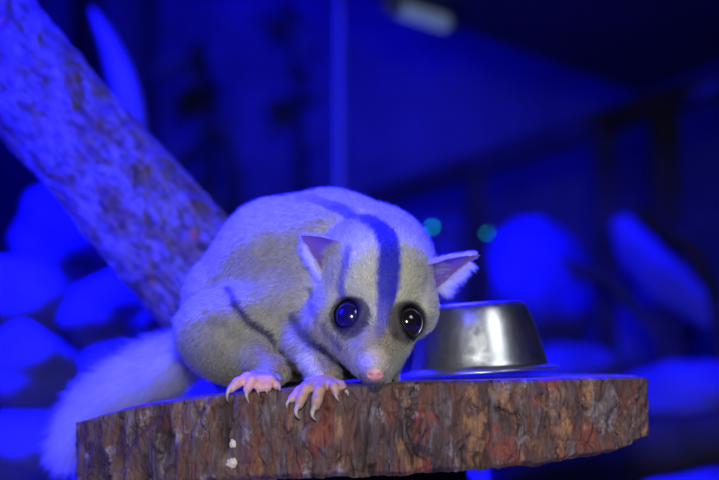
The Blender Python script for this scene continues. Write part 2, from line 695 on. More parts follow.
# near hand gripping the rim
YH = float(slice_front_y(P(320, 388, -6)[0])) + 0.05
def edge_z(u):
    return float(slice_top(P(u, 388, -6)[0]))
ell(P(322, 384.5, -5.75), (px(16, -6), 0.62, px(8.5, -6)), 0.22, (18, 0, 0))
HAND = [
    [(313, 385, YH + .05, 5.6), (306, 389, YH - .32, 5.2), (301.5, 398, YH - .5, 5.0), (299, 405, YH - .5, 4.4)],
    [(322, 386, YH - .0, 5.8), (319, 391, YH - .42, 5.6), (317, 400, YH - .62, 5.4), (315.5, 406.5, YH - .6, 4.6)],
    [(330, 384, YH + .1, 5.0), (334, 387, YH - .25, 4.4), (336, 393, YH - .38, 3.7)],
    [(334, 382, YH + .35, 4.6), (341, 385, YH + .05, 4.4), (344, 389, YH - .2, 3.8)],
    [(308, 385, YH + .25, 5.2), (299, 391, YH + .0, 4.6), (292, 399, YH - .3, 4.4)],
]
for d in HAND:
    digit(d)
BARE.append(([P(322, 386, -5.9), P(330, 384, -5.9)], 0.30))
# near hind foot
YF = float(slice_front_y(P(250, 390, -6)[0])) + 0.1
ell(P(262, 381, YF + .55), (px(16, -6), 0.75, px(7.5, -6)), 0.2, (10, 0, 0))
FOOT = [
    [(256, 379, YF + .35, 5.6), (247, 378, YF - .05, 5.6), (237, 383, YF - .3, 5.0), (231, 389, YF - .35, 4.2)],
    [(258, 380, YF + .1, 5.6), (251, 381.5, YF - .3, 5.2), (247, 390, YF - .42, 4.2)],
    [(262, 380, YF - .05, 5.4), (259.5, 388, YF - .3, 4.6)],
    [(270, 380, YF - .02, 5.2), (267, 387.5, YF - .25, 4.8)],
    [(272, 382, YF + .2, 4.6), (277, 386, YF + .0, 4.0)],
]
for d in FOOT:
    digit(d)
BARE.append(([P(250, 379, YF + .2), P(268, 381, YF + .1)], 0.30))
# tail core
TAIL = smooth_path([(*P(212, 340, 2.6), 0.95), (*P(188, 354, 3.6), 0.66), (*P(150, 371, 4.6), 0.56), (*P(114, 391, 5.4), 0.5),
                    (*P(86, 418, 5.9), 0.4), (*P(64, 456, 6.2), 0.22)], 16)
for a, b in zip(TAIL, TAIL[1:]):
    cone(a[:3], b[:3], a[3], b[3], 0.25)

g = openvdb.FloatGrid(3 * VOX)
g.copyFromArray(np.clip(FIELD, -3 * VOX, 3 * VOX).astype(np.float32))
bv, bq = g.convertToQuads(isovalue=0.0)
bv = np.asarray(bv, float) * VOX + LO
bq = np.asarray(bq, int)
# keep the one connected body
par = np.arange(len(bv))
def find(i):
    while par[i] != i:
        par[i] = par[par[i]]
        i = par[i]
    return i
for q in bq:
    r0 = find(q[0])
    for k in (1, 2, 3):
        r1 = find(q[k])
        if r1 != r0:
            par[r1] = r0
rt = np.array([find(i) for i in range(len(bv))])
big = np.bincount(rt).argmax()
keep = rt == big
remap = -np.ones(len(bv), int)
remap[keep] = np.arange(keep.sum())
bq = remap[bq[keep[bq[:, 0]]]]
bv = bv[keep]
# vertex normals from the field itself
def field_grad(p):
    i = np.clip(((p - LO) / VOX), 2, DIM - 3)
    i0 = np.round(i).astype(int)
    gx = FIELD[i0[:, 0] + 1, i0[:, 1], i0[:, 2]] - FIELD[i0[:, 0] - 1, i0[:, 1], i0[:, 2]]
    gy = FIELD[i0[:, 0], i0[:, 1] + 1, i0[:, 2]] - FIELD[i0[:, 0], i0[:, 1] - 1, i0[:, 2]]
    gz = FIELD[i0[:, 0], i0[:, 1], i0[:, 2] + 1] - FIELD[i0[:, 0], i0[:, 1], i0[:, 2] - 1]
    return nrm(np.c_[gx, gy, gz])


BODY = BVHTree.FromPolygons([tuple(v) for v in bv], [tuple(q) for q in bq])


def on_body(u, v):
    d = nrm(ray(u, v))
    h = BODY.ray_cast(Vector(CAM), Vector(d))
    return np.array(h[0]) if h[0] is not None else P(u, v, -3)


def bareness(p):
    b = np.zeros(len(p))
    for pts, r in BARE:
        d, _ = poly_dist(p, [np.asarray(x) for x in pts])
        b = np.maximum(b, 1 - sstep(r * 1.25, r * 1.7, d))
    return b


NOSE = P(375, 372, -6.85)
NOSETOP = P(375, 364, -6.6)
L_DORSAL = [on_body(u, v) for u, v in ((380, 338), (384, 318), (387, 295), (389, 270), (390, 250), (386, 234), (372, 222), (348, 212), (325, 203), (306, 197), (285, 198))]
L_EARL = [on_body(u, v) for u, v in ((342, 300), (341, 285), (345, 268), (348, 250))]
L_EARR = [on_body(u, v) for u, v in ((419, 300), (424, 285), (424, 268))]
L_FOLD_SHADE = [on_body(u, v) for u, v in ((231, 288), (236, 305), (250, 322), (268, 333), (282, 350), (296, 366))]
L_THIGH = [on_body(u, v) for u, v in ((205, 318), (225, 325), (240, 338))]
L_JAW_SHADE = [on_body(u, v) for u, v in ((294, 316), (304, 332), (318, 346), (334, 361), (348, 378))]
L_CHEEK = [on_body(u, v) for u, v in ((310, 290), (316, 312), (327, 331), (340, 346))]
WRIST = [P(300, 366, -4.9), P(306, 376, -5.4), P(314, 385, -6.0)]
ARM = [P(345, 305, -4.2), P(325, 335, -5.2), P(332, 370, -6.0)]
FACEC = P(376, 300, -5.2)


def coat(p, n):
    """Hair colour, length and lie at surface points."""
    m = len(p)
    nz = fbm(p * 0.9, 3)
    fine = noise(p * 5.0)
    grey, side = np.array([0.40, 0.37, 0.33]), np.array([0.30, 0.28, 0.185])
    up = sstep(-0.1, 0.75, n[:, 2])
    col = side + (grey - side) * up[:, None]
    dh = np.linalg.norm((p - HEADC) / np.array([2.6, 3.6, 2.9]), axis=1)
    head = 1 - sstep(0.85, 1.25, dh + 0.2 * (p[:, 1] > -1.5))
    df, _ = seg_dist(p, P(376, 262, -5.0), P(376, 340, -5.6))
    face = head * (1 - sstep(1.2, 2.5, df))
    cream = np.array([0.74, 0.71, 0.46])
    col = col + (cream - col) * (0.85 * np.maximum(face, head * 0.75))[:, None]
    # muzzle: brownish between eye and nose, pale pink at the tip
    dm, _ = seg_dist(p, P(376, 335, -5.8), P(375, 352, -6.2))
    col = col + (np.array([0.40, 0.30, 0.20]) - col) * (0.75 * (1 - sstep(0.2, 0.95, dm)))[:, None]
    dn = np.linalg.norm(p - NOSETOP, axis=1)
    col = col + (np.array([0.90, 0.74, 0.66]) - col) * (0.85 * (1 - sstep(0.35, 0.75, dn)))[:, None]
    # belly, throat and wrist are cream
    cr = np.array([0.88, 0.82, 0.66])
    dw, _ = poly_dist(p, WRIST)
    col = col + (cr - col) * (1 - sstep(0.5, 0.72, dw))[:, None]
    da, _ = poly_dist(p, ARM)
    brown = (1 - sstep(0.5, 1.0, da)) * (1 - head) * sstep(0.45, 0.65, dw)
    col = col + (np.array([0.34, 0.27, 0.16]) - col) * (0.85 * brown)[:, None]
    dk, _ = seg_dist(p, P(262, 362, -4.3), P(276, 376, -4.6))
    col = col + (np.array([0.36, 0.27, 0.11]) - col) * (0.85 * (1 - sstep(0.5, 1.0, dk)))[:, None]
    # cheek patch below the ear
    for uv in ((318, 285), (430, 300)):
        dc = np.linalg.norm(p - on_body(*uv), axis=1)
        col = col + (cr - col) * (0.75 * (1 - sstep(0.3, 0.75, dc)))[:, None]
    # dark markings; the stripes' blue is lamp light put into the colour
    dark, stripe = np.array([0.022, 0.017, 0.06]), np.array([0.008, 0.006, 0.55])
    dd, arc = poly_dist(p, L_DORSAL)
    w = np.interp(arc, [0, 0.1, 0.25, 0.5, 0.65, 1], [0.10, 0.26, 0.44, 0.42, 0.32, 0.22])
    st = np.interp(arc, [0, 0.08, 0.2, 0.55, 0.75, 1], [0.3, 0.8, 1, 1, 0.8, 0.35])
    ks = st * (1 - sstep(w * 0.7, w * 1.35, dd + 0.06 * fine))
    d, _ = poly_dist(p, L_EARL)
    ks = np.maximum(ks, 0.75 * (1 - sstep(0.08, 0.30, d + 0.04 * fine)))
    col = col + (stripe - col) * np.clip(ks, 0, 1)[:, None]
    k = np.zeros(m)  # painted shade at folds and jaw gap, plus ear and cheek lines
    for line, wd, s in ((L_EARR, 0.15, 0.2), (L_FOLD_SHADE, 0.13, 0.95), (L_THIGH, 0.12, 0.35), (L_CHEEK, 0.11, 0.75), (L_JAW_SHADE, 0.17, 0.95)):
        d, _ = poly_dist(p, line)
        k = np.maximum(k, s * (1 - sstep(wd * 0.5, wd * 1.8, d + 0.04 * fine)))
    for c, r, sd in EYES:
        d = np.linalg.norm((p - c)[:, [0, 2]] * np.array([1.0, 0.95]), axis=1)
        near = np.linalg.norm(p - c, axis=1) < 1.6
        ring = near * 0.92 * (1 - sstep(r + 0.03, r + (0.15 if sd == 'L' else 0.24), d))
        col = col + (np.array([0.045, 0.030, 0.024]) - col) * ring[:, None]
    dj, _ = poly_dist(p, [P(348, 380, -5.4), P(362, 387, -6.3), P(374, 390, -6.9), P(386, 387, -6.3), P(398, 381, -5.4)])
    k = np.maximum(k, 0.85 * (1 - sstep(0.2, 0.6, dj)) * sstep(-0.26, -0.40, p[:, 2] - NOSE[2]))
    col = col + (dark - col) * np.clip(k, 0, 1)[:, None]
    # tail
    tp = TAIL[:, :3]
    dt, ta = poly_dist(p, list(tp))
    tail = (1 - sstep(0.8, 1.2, dt)) * sstep(0.05, 0.25, ta)
    col = col + (np.array([0.46, 0.44, 0.44]) - col) * tail[:, None]
    col = np.clip(col * (1 + 0.12 * nz + 0.13 * fine + 0.16 * noise(p * 11.0))[:, None], 0.01, 0.95)
    # length
    L = 0.24 + 0.06 * up - 0.06 * head - 0.03 * face
    L = L * (1 - 0.55 * (1 - sstep(0.4, 1.2, dn)))
    L = np.where(brown > 0.4, 0.24, L)
    L = L + (1.4 - L) * tail * (1 - 0.35 * sstep(0.85, 1, ta))
    L = L * (1 - 0.45 * sstep(0.0, 0.5, -n[:, 2]) * (p[:, 0] < 1) * (1 - tail))
    # flow
    sp = np.array([P(*s[:3]) for s in SPINE])[::-1]
    flow = np.tile(nrm(np.array([-0.85, 0.15, -0.45])), (m, 1))
    _, sa = poly_dist(p, list(sp))
    tang = nrm(sp[1:] - sp[:-1])
    flow = 0.7 * tang[np.clip((sa * 3).astype(int), 0, 2)] + np.array([-0.15, 0.0, -0.55])
    flow = nrm(flow)
    away = nrm(p - (NOSE + np.array([0, -0.3, -0.2])))
    flow = nrm(flow * (1 - head)[:, None] + away * head[:, None])
    wa = (1 - sstep(0.7, 1.2, da)) * (1 - head)
    flow = nrm(flow * (1 - wa)[:, None] + nrm(np.array([0.15, -0.5, -0.8])) * wa[:, None])
    tt = nrm(np.gradient(tp, axis=0))
    tdir = tt[np.clip((ta * (len(tp) - 1)).astype(int), 0, len(tp) - 1)]
    flow = nrm(flow * (1 - tail)[:, None] + tdir * tail[:, None])
    lift = 0.55 - 0.18 * head + 0.36 * tail + 0.10 * up
    return col, L, flow, lift, dict(head=head, tail=tail, up=up, dn=dn)


# skin colours on the body mesh
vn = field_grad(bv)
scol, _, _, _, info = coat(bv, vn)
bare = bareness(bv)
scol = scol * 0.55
pf = sstep(-1.9, -3.1, bv[:, 0])[:, None]
pink = (np.array([0.46, 0.27, 0.20]) * (1 - pf) + np.array([0.66, 0.33, 0.36]) * pf) * (1 + 0.15 * noise(bv * 5))[:, None]
scol = scol + (pink - scol) * bare[:, None]
dn = np.linalg.norm(bv - P(375, 374.5, -7.0), axis=1)
scol = scol + (np.array([0.80, 0.42, 0.40]) - scol) * (1 - sstep(0.18, 0.30, dn))[:, None]
for c, r, s in EYES:
    d = np.linalg.norm(bv - c, axis=1)
    scol = scol + (np.array([0.012, 0.010, 0.012]) - scol) * (1 - sstep(r + 0.12, r + 0.3, d))[:, None]
glider = empty('sugar_glider', 'grey furry glider with dark forehead stripe crouching on the log slice', 'sugar glider')
mesh_obj('body', bv, bq, M_SKIN, glider, True, {'col': np.c_[scol, np.ones(len(scol))]})

# ---- eyes, nose, claws, ears
def uvsphere(c, r, n=48, m=32):
    a = np.linspace(0, np.pi, m)
    prof = np.c_[np.maximum(np.sin(a), 1e-4), np.cos(a)]
    v, f = lathe(prof, n)
    return v * np.asarray(r) + c, f


def eye_mat(name, c, rough):
    N = Nodes(name, rough, 0.5)
    N.b.inputs['Base Color'].default_value = (*c, 1)
    N.b.inputs['Coat Weight'].default_value = 1.0
    N.b.inputs['Coat Roughness'].default_value = 0.03
    f = N.noise(N.obj(), 300, 2)
    N.color(N.ramp(f, [(0.3, tuple(x * 0.8 for x in c)), (0.7, c)]))
    return N.m


M_EYE = eye_mat('eye_dark', (0.010, 0.007, 0.008), 0.12)
M_EYEB = eye_mat('eye_blue_reflection', (0.010, 0.006, 0.10), 0.16)  # blue lamp reflection put into the base colour of this eye
for c, r, s in EYES:
    v, f = uvsphere(c, (r, r, r))
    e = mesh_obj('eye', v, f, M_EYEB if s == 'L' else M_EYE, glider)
    e['label'] = 'large glossy eye with deep blue reflection painted in' if s == 'L' else 'large glossy black eye'

M_NOSE = plain('nose_pink', (0.52, 0.22, 0.25), 0.4, 0.5)
nv, nf = uvsphere(np.zeros(3), (1, 1, 1), 48, 40)
q = nv.copy()
nose_v = q * np.array([px(8.8, -6.5), 0.12, px(6.2, -6.5)])
for sx in (-1, 1):                                       # nostrils pressed in
    d = np.linalg.norm((nose_v - np.array([sx * px(4.6, -6.5), -0.13, -0.03])) / np.array([0.07, 0.2, 0.055]), axis=1)
    nose_v[:, 1] += 0.10 * np.exp(-d ** 2)
nose_v[:, 1] += 0.05 * np.exp(-((nose_v[:, 0] / 0.03) ** 2)) * (nose_v[:, 2] < 0.1)
nose_v += P(375, 374.5, -6.97)
mesh_obj('nose', nose_v, nf, M_NOSE, glider)

M_CLAW = plain('claw_horn', (0.50, 0.40, 0.27), 0.35, 0.5)


def claw(pts, r):
    path = smooth_path([P(*p) for p in pts], 12)
    v, f = tube(path, np.linspace(1, 0.12, 12) ** 0.8 * r, 10)
    mesh_obj('claw', v, f, M_CLAW, glider)


claw([(299.5, 403, YH - .52), (296, 410, YH - .75), (296.5, 415, YH - .78), (300, 419, YH - .6)], 0.11)
claw([(315.5, 405, YH - .62), (312.5, 412, YH - .9), (313, 417, YH - .92), (317, 421, YH - .7)], 0.11)
claw([(335.8, 391, YH - .38), (336, 396, YH - .6), (337.5, 399, YH - .6), (339, 402, YH - .45)], 0.075)
claw([(344, 388, YH - .2), (346.5, 391.5, YH - .4), (348, 394, YH - .38), (348.5, 397, YH - .25)], 0.07)
claw([(292, 398, YH - .3), (288, 402, YH - .45), (286.5, 406, YH - .45), (288, 409, YH - .32)], 0.08)
claw([(232.5, 387, YF - .35), (228.5, 391, YF - .55), (227, 396, YF - .55), (228, 402, YF - .4)], 0.10)
claw([(247.5, 388, YF - .42), (246.5, 394, YF - .62), (247, 398, YF - .6), (249, 403, YF - .45)], 0.10)
claw([(259, 387, YF - .3), (258, 391, YF - .5), (258.5, 393.5, YF - .48), (259.5, 396, YF - .35)], 0.06)
claw([(267, 387, YF - .25), (266.5, 390, YF - .45), (267, 392.5, YF - .43), (268, 394.5, YF - .3)], 0.06)
claw([(277, 385, YF + .0), (279, 388, YF - .2), (280, 390, YF - .2), (281, 392.5, YF - .1)], 0.06)

M_EAR = attr_mat('ear_skin', 0.55)
_t = M_EAR.node_tree
_tr, _mx = _t.nodes.new('ShaderNodeBsdfTranslucent'), _t.nodes.new('ShaderNodeMixShader')
_tr.inputs[0].default_value = (0.75, 0.5, 0.5, 1)
_mx.inputs[0].default_value = 0.45
_t.links.new(_t.nodes['Principled BSDF'].outputs[0], _mx.inputs[1])
_t.links.new(_tr.outputs[0], _mx.inputs[2])
_t.links.new(_mx.outputs[0], _t.nodes['Material Output'].inputs[0])
EAR_HAIR = []                                            # roots, directions, length, colour for the ear fringes


def ear(base, tip, mouth, width, cup, lean=0.0):
    """Cupped pinna: rows from base to tip, columns rim to rim; mouth is the way the cup opens."""
    base, tip = np.asarray(base, float), np.asarray(tip, float)
    ax = tip - base
    ln = np.linalg.norm(ax)
    ax /= ln
    op = np.asarray(mouth, float)
    op = nrm(op - ax * (op @ ax))
    side = np.cross(op, ax)
    n, m = 28, 25
    S, T = np.meshgrid(np.linspace(0, 1, n), np.linspace(-1, 1, m), indexing='ij')
    w = width * np.clip(1.0 - S ** 1.35, 0, 1) ** 0.75 + 0.012
    ang = T * cup * (1 - 0.35 * S)
    x = np.sin(ang) / math.sin(cup) * w * 1.0
    y = -(np.cos(ang) - math.cos(cup)) * w * 0.95
    z = S * ln + 0.05 * ln * (1 - T ** 2) * S + lean * T * S * ln
    th = 0.05 * (1 - 0.5 * S)
    v1 = base + x[..., None] * side + y[..., None] * op + z[..., None] * ax
    v2 = v1 - op * th[..., None] * 1.0
    v = np.vstack([v1.reshape(-1, 3), v2.reshape(-1, 3)])
    f = grid_faces(n, m) + [tuple(reversed(q)) for q in grid_faces(n, m, False, n * m)]
    o = n * m
    ring = [j for j in range(m)] + [i * m + m - 1 for i in range(1, n)] + [(n - 1) * m + j for j in range(m - 2, -1, -1)] + [i * m for i in range(n - 2, 0, -1)]
    for a, b in zip(ring, ring[1:] + ring[:1]):
        f.append((a, b, b + o, a + o))
    inner = np.stack([0.26 - 0.16 * (1 - S), 0.15 - 0.10 * (1 - S), 0.34 - 0.06 * (1 - S)], -1).reshape(-1, 3)  # blue light through the ear put into its colour, deeper at the base
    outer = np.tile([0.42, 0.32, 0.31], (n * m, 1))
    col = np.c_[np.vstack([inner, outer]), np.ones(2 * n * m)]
    mesh_obj('ear', v, f, M_EAR, glider, True, {'col': col})
    return v1, op, ax, side, S, T


# right ear of the animal (left in the photograph), left ear of the animal
e1 = ear(P(341, 264, -3.7), P(302, 237, -4.3), np.array([-0.1, -0.80, -0.60]), px(24, -4), 1.2)
e2 = ear(P(428, 280, -3.1), P(478, 257, -3.7), np.array([0.1, -0.40, -0.92]), px(25, -3), 1.2)

# ------------------------------------------------------------------ fur
def curves_obj(name, roots, dirs, norms, L, col, lift, rad, mat, parent, npt=6, curl=0.0):
    n = len(roots)
    t = dirs - norms * (dirs * norms).sum(1)[:, None]
    t = nrm(t)
    jit = rng.normal(size=(n, 3))
    clump = np.stack([noise(roots * 4.5 + k * 50) for k in range(3)], 1)
    t = nrm(t + 0.20 * jit + 0.22 * clump)
    s = np.linspace(0, 1, npt)
    b = np.sin(lift)[:, None]
    a = np.cos(lift)[:, None]
    up = s[None, :] * (1 - 0.30 * s[None, :]) * b
    al = s[None, :] * a * (1 + 0.25 * s[None, :])
    pts = roots[:, None, :] + L[:, None, None] * (t[:, None, :] * al[..., None] + norms[:, None, :] * up[..., None])
    pts[..., 2] -= (curl * L)[:, None] * s[None, :] ** 2 if np.ndim(curl) else curl * L[:, None] * s[None, :] ** 2
    pts = pts - norms[:, None, :] * 0.02
    hc = bpy.data.hair_curves.new(name)
    hc.add_curves([npt] * n)
    hc.attributes['position'].data.foreach_set('vector', (pts * CM).astype(np.float32).ravel())
    ra = hc.attributes.get('radius') or hc.attributes.new('radius', 'FLOAT', 'POINT')
    prof = np.array([1.0, 1.0, 0.9, 0.72, 0.45, 0.12]) if npt == 6 else np.linspace(1, 0.12, npt)
    ra.data.foreach_set('value', (rad[:, None] * prof * CM).astype(np.float32).ravel())
    ca = hc.attributes.new('col', 'FLOAT_COLOR', 'CURVE')
    ca.data.foreach_set('color', np.c_[col, np.ones(n)].astype(np.float32).ravel())
    hc.materials.append(mat)
    o = bpy.data.objects.new(name, hc)
    COL.objects.link(o)
    o.parent = parent
    return o


def sample(nh):
    tri = np.vstack([bq[:, [0, 1, 2]], bq[:, [0, 2, 3]]])
    A, B, C = bv[tri[:, 0]], bv[tri[:, 1]], bv[tri[:, 2]]
    ar = 0.5 * np.linalg.norm(np.cross(B - A, C - A), axis=1)
    cen = (A + B + C) / 3
    wt = ar * np.where(cen[:, 1] > 2.5, 0.55, 1.0)
    dt, ta = poly_dist(cen, list(TAIL[:, :3]))
    wt *= np.where((dt < 0.9) & (ta > 0.15), 2.2, 1.0)
    dfc = np.linalg.norm(cen - FACEC, axis=1)
    wt *= np.where(dfc < 3.2, 1.9, 1.0)
    i = rng.choice(len(tri), nh, p=wt / wt.sum())
    r1, r2 = np.sqrt(rng.random(nh)), rng.random(nh)
    p = A[i] * (1 - r1)[:, None] + B[i] * (r1 * (1 - r2))[:, None] + C[i] * (r1 * r2)[:, None]
    nn = nrm(vn[tri[i, 0]] * (1 - r1)[:, None] + vn[tri[i, 1]] * (r1 * (1 - r2))[:, None] + vn[tri[i, 2]] * (r1 * r2)[:, None])
    return p, nn


roots, nn = sample(170000)
ok = bareness(roots) < 0.35
ok &= np.linalg.norm(roots - P(375, 374.5, -7.0), axis=1) > 0.21
for c, r, s in EYES:
    d = np.linalg.norm(roots - c, axis=1)
    ok &= d > r + 0.10
roots, nn = roots[ok], nn[ok]
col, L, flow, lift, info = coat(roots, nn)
n = len(roots)
for c, r, s in EYES:                                     # lashes of fur lie away from the eyeball
    d = np.linalg.norm(roots - c, axis=1)
    w = (1 - sstep(r + 0.1, r + 0.5, d))[:, None]
    flow = nrm(flow * (1 - w) + nrm(roots - c) * w)
    L = L * (1 - 0.45 * w[:, 0])
L = L * rng.uniform(0.65, 1.15, n)
col = np.clip(col * rng.uniform(0.5, 1.3, n)[:, None], 0.008, 0.95)
lift = lift + rng.normal(0, 0.10, n)
is_tail = info['tail'] > 0.5
rad = np.where(is_tail, 0.009, np.where(info['head'] > 0.5, 0.0080, 0.0092))
curl = np.where(is_tail, 0.12, 0.05)
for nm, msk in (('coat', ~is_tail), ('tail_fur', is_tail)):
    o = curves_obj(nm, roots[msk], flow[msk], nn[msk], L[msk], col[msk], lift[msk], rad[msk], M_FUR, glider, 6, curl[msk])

# ear fringes, ear backs and wispy wrist fur
R, D, NN, LL, CC = [], [], [], [], []


def strand(r, d, nrm_, l, c):
    R.append(r); D.append(d); NN.append(nrm_); LL.append(l); CC.append(c)


for idx, (v1, op, ax, side, S, T) in enumerate((e1, e2)):
    nrow, ncol = S.shape
    low = -1 if (v1[10, 0, 2] < v1[10, -1, 2]) else 1
    for k in range(2600):
        i, j = rng.integers(0, nrow - 3), rng.integers(0, ncol)
        p = v1[i, j] + rng.normal(0, 0.015, 3)
        strand(p - op * 0.05, ax * 0.9 + np.array([0, 0.0, -0.1]), -op, rng.uniform(0.10, 0.2), np.array([0.40, 0.33, 0.32]) * rng.uniform(0.7, 1.2))
    for k in range(900):                                 # pale fringe hanging from the lower rim
        i = rng.integers(0, nrow - 6)
        j = 0 if low < 0 else ncol - 1
        p = v1[i, j] + rng.normal(0, 0.03, 3)
        out = side * low
        strand(p, out * 0.8 + ax * 0.35 + np.array([0, -0.1, -0.35]), nrm(out + np.array([0, -0.3, 0])), rng.uniform(0.25, 0.62) * (1 - 0.5 * i / nrow), np.array([0.82, 0.77, 0.62]) * rng.uniform(0.8, 1.1))
    for k in range(700):                                 # wisps at the base in front
        i, j = rng.integers(0, 9), rng.integers(2, ncol - 2)
        strand(v1[i, j], ax * 0.9 + rng.normal(0, 0.2, 3), op, rng.uniform(0.15, 0.4), np.array([0.55, 0.48, 0.44]) * rng.uniform(0.7, 1.1))
EN = len(R)
curves_obj('ear_fringe', np.array(R), nrm(np.array(D)), nrm(np.array(NN)), np.array(LL), np.clip(np.array(CC), 0.01, 0.95), np.full(EN, 0.35), np.full(EN, 0.0075), M_FUR, glider, 6, np.full(EN, 0.1))

# ------------------------------------------------------------------ crumbs of food stuck on the bark
M_CRUMB = mottled('crumb', (0.55, 0.47, 0.28), (0.8, 0.74, 0.55), 300, 0.8, 0.5, 0.001)


def blob(c, r, seed, amp=0.35, freq=1.6, n=28, m=20):
    v, f = uvsphere(np.zeros(3), (1, 1, 1), n, m)
    d = 1 + amp * fbm(v * freq + seed * 13.7, 3)
    return v * d[:, None] * np.asarray(r) + c, f


def crumb(u, v, r, seed, label):
    y = float(slice_front_y(P(u, v, -6)[0])) - 0.12
    vv, ff = blob(P(u, v, y), [px(a, -6) for a in r], seed)
    tag(mesh_obj('food_crumb', vv, ff, M_CRUMB), label, 'crumb', 'dried crumbs on the bark')


crumb(232, 463.5, (5, 5, 5), 1, 'larger pale yellow crumb stuck low on the bark below the hind foot')
crumb(233, 444, (3.2, 3, 4), 2, 'small whitish flake stuck on the bark above the larger yellow crumb')

# ------------------------------------------------------------------ the leaning branch behind
def build_branch():
    pts = smooth_path([(*P(-75, -38, 11.2), 2.75), (*P(0, 49, 11.2), 2.7), (*P(50, 106, 11.3), 2.62), (*P(100, 162, 11.5), 2.66), (*P(150, 218, 11.7), 2.75),
                       (*P(196, 270, 11.9), 2.78), (*P(270, 352, 12.1), 2.8), (*P(390, 490, 12.3), 2.9), (*P(520, 640, 12.6), 3.1)], 260)
    m = 180
    path, rad = pts[:, :3], pts[:, 3]
    s = np.r_[0, np.cumsum(np.linalg.norm(np.diff(path, axis=0), axis=1))]
    ang = np.linspace(0, 2 * np.pi, m, endpoint=False)
    A, S = np.meshgrid(ang, s)
    R0 = rad[:, None] + 0 * A
    q = np.c_[(np.cos(A) * R0 * 0.8).ravel(), (np.sin(A) * R0 * 0.8).ravel(), (S * 0.28).ravel()]
    low = noise(q * 0.55 + 5)
    rid = 1 - np.abs(noise(np.c_[q[:, :2] * 1.4, q[:, 2] * 1.5])) * 2
    fine = fbm(np.c_[q[:, :2] * 4, q[:, 2] * 5], 3)
    disp = (0.28 * low + 0.13 * rid + 0.09 * fine).reshape(A.shape)
    bump = disp / R0
    v, f = tube(path, rad, m, True, lambda p, a: bump)
    at = np.c_[S.ravel(), (A * 2.7).ravel(), disp.ravel()]
    at = np.vstack([at, [[0, 0, 0], [0, 0, 0]]])
    tag(mesh_obj('leaning_branch', v, f, M_BRANCH, None, True, {'bark': at}), 'thick rough-barked branch slanting down behind the glider from the upper left', 'branch')


build_branch()

# ------------------------------------------------------------------ the enclosure
FLOOR = -16.0
M_WALL = mottled('back_wall_paint', (0.02, 0.02, 0.03), (0.10, 0.10, 0.11), 4.5, 0.9, 0.3, 0.02)
M_SIDE = mottled('side_wall_paint', (0.07, 0.07, 0.08), (0.2, 0.2, 0.22), 5, 0.9, 0.3, 0.02)
M_ROOF = mottled('dark_roof_board', (0.02, 0.02, 0.02), (0.04, 0.04, 0.04), 9, 0.85, 0.2, 0.01)
M_GROUND = mottled('ground_soil', (0.05, 0.045, 0.04), (0.30, 0.28, 0.26), 9, 0.95, 0.8, 0.02)
M_DARKWOOD = mottled('dark_timber', (0.012, 0.011, 0.010), (0.030, 0.026, 0.022), 20, 0.85, 0.4, 0.01, 0.1)
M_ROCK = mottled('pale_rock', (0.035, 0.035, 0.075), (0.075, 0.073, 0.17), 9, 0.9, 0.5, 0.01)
M_LEAFDARK = mottled('dark_leaf', (0.02, 0.03, 0.02), (0.05, 0.06, 0.03), 30, 0.6, 0.2, 0.003)
M_LEAFPALE = mottled('pale_leaf', (0.06, 0.06, 0.05), (0.10, 0.10, 0.085), 30, 0.5, 0.1, 0.003)
M_POLE = plain('painted_pole', (0.11, 0.115, 0.11), 0.45, 0.5)

v, f = box((-95, 205, FLOOR - 2), (105, 210, 105))
tag(mesh_obj('wall_back', v, f, M_WALL, None, False), 'dim blue-lit back wall of the enclosure', 'wall', None, 'structure')
v, f = box((-100, -60, FLOOR - 2), (-95, 210, 105))
tag(mesh_obj('wall_left', v, f, M_SIDE, None, False), 'left side wall of the enclosure', 'wall', None, 'structure')
v, f = box((105, -60, FLOOR - 2), (110, 210, 105))
tag(mesh_obj('wall_right', v, f, M_SIDE, None, False), 'right side wall of the enclosure', 'wall', None, 'structure')


def ground_z(x, y):
    p = np.c_[np.ravel(x) * 0.05, np.ravel(y) * 0.05, np.ravel(x) * 0]
    return FLOOR + 15 * sstep(35, 85, np.ravel(y)) + 1.2 * fbm(p, 4) - 2 * sstep(120, 200, np.ravel(y))


gx, gy = np.meshgrid(np.linspace(-95, 105, 160), np.linspace(-60, 205, 200), indexing='ij')
gz = ground_z(gx, gy)
tag(mesh_obj('ground', np.c_[gx.ravel(), gy.ravel(), gz], grid_faces(160, 200), M_GROUND), 'uneven soil floor rising towards the back', 'ground', None, 'structure')

# sloping dark roof board at the upper right
def roof_pt(u, v):
    d = ray(u, v)
    return CAM + d * ((31.0 - CAM[2]) / d[2])
c0, c1, c2 = roof_pt(385, 0), roof_pt(640, 96), roof_pt(719, 60)
far = c1
e0 = c1 + (c0 - c1) * 1.9
e2_ = c1 + (c2 - c1) * 3.4
poly = [e0, far, e2_]
vv = np.array(poly + [q + np.array([0, 0, 2.2]) for q in poly])
tag(mesh_obj('ceiling', vv, [(0, 1, 2), (5, 4, 3), (0, 3, 4, 1), (1, 4, 5, 2), (2, 5, 3, 0)], M_ROOF, None, False), 'dark roof board over the upper right', 'ceiling', None, 'structure')

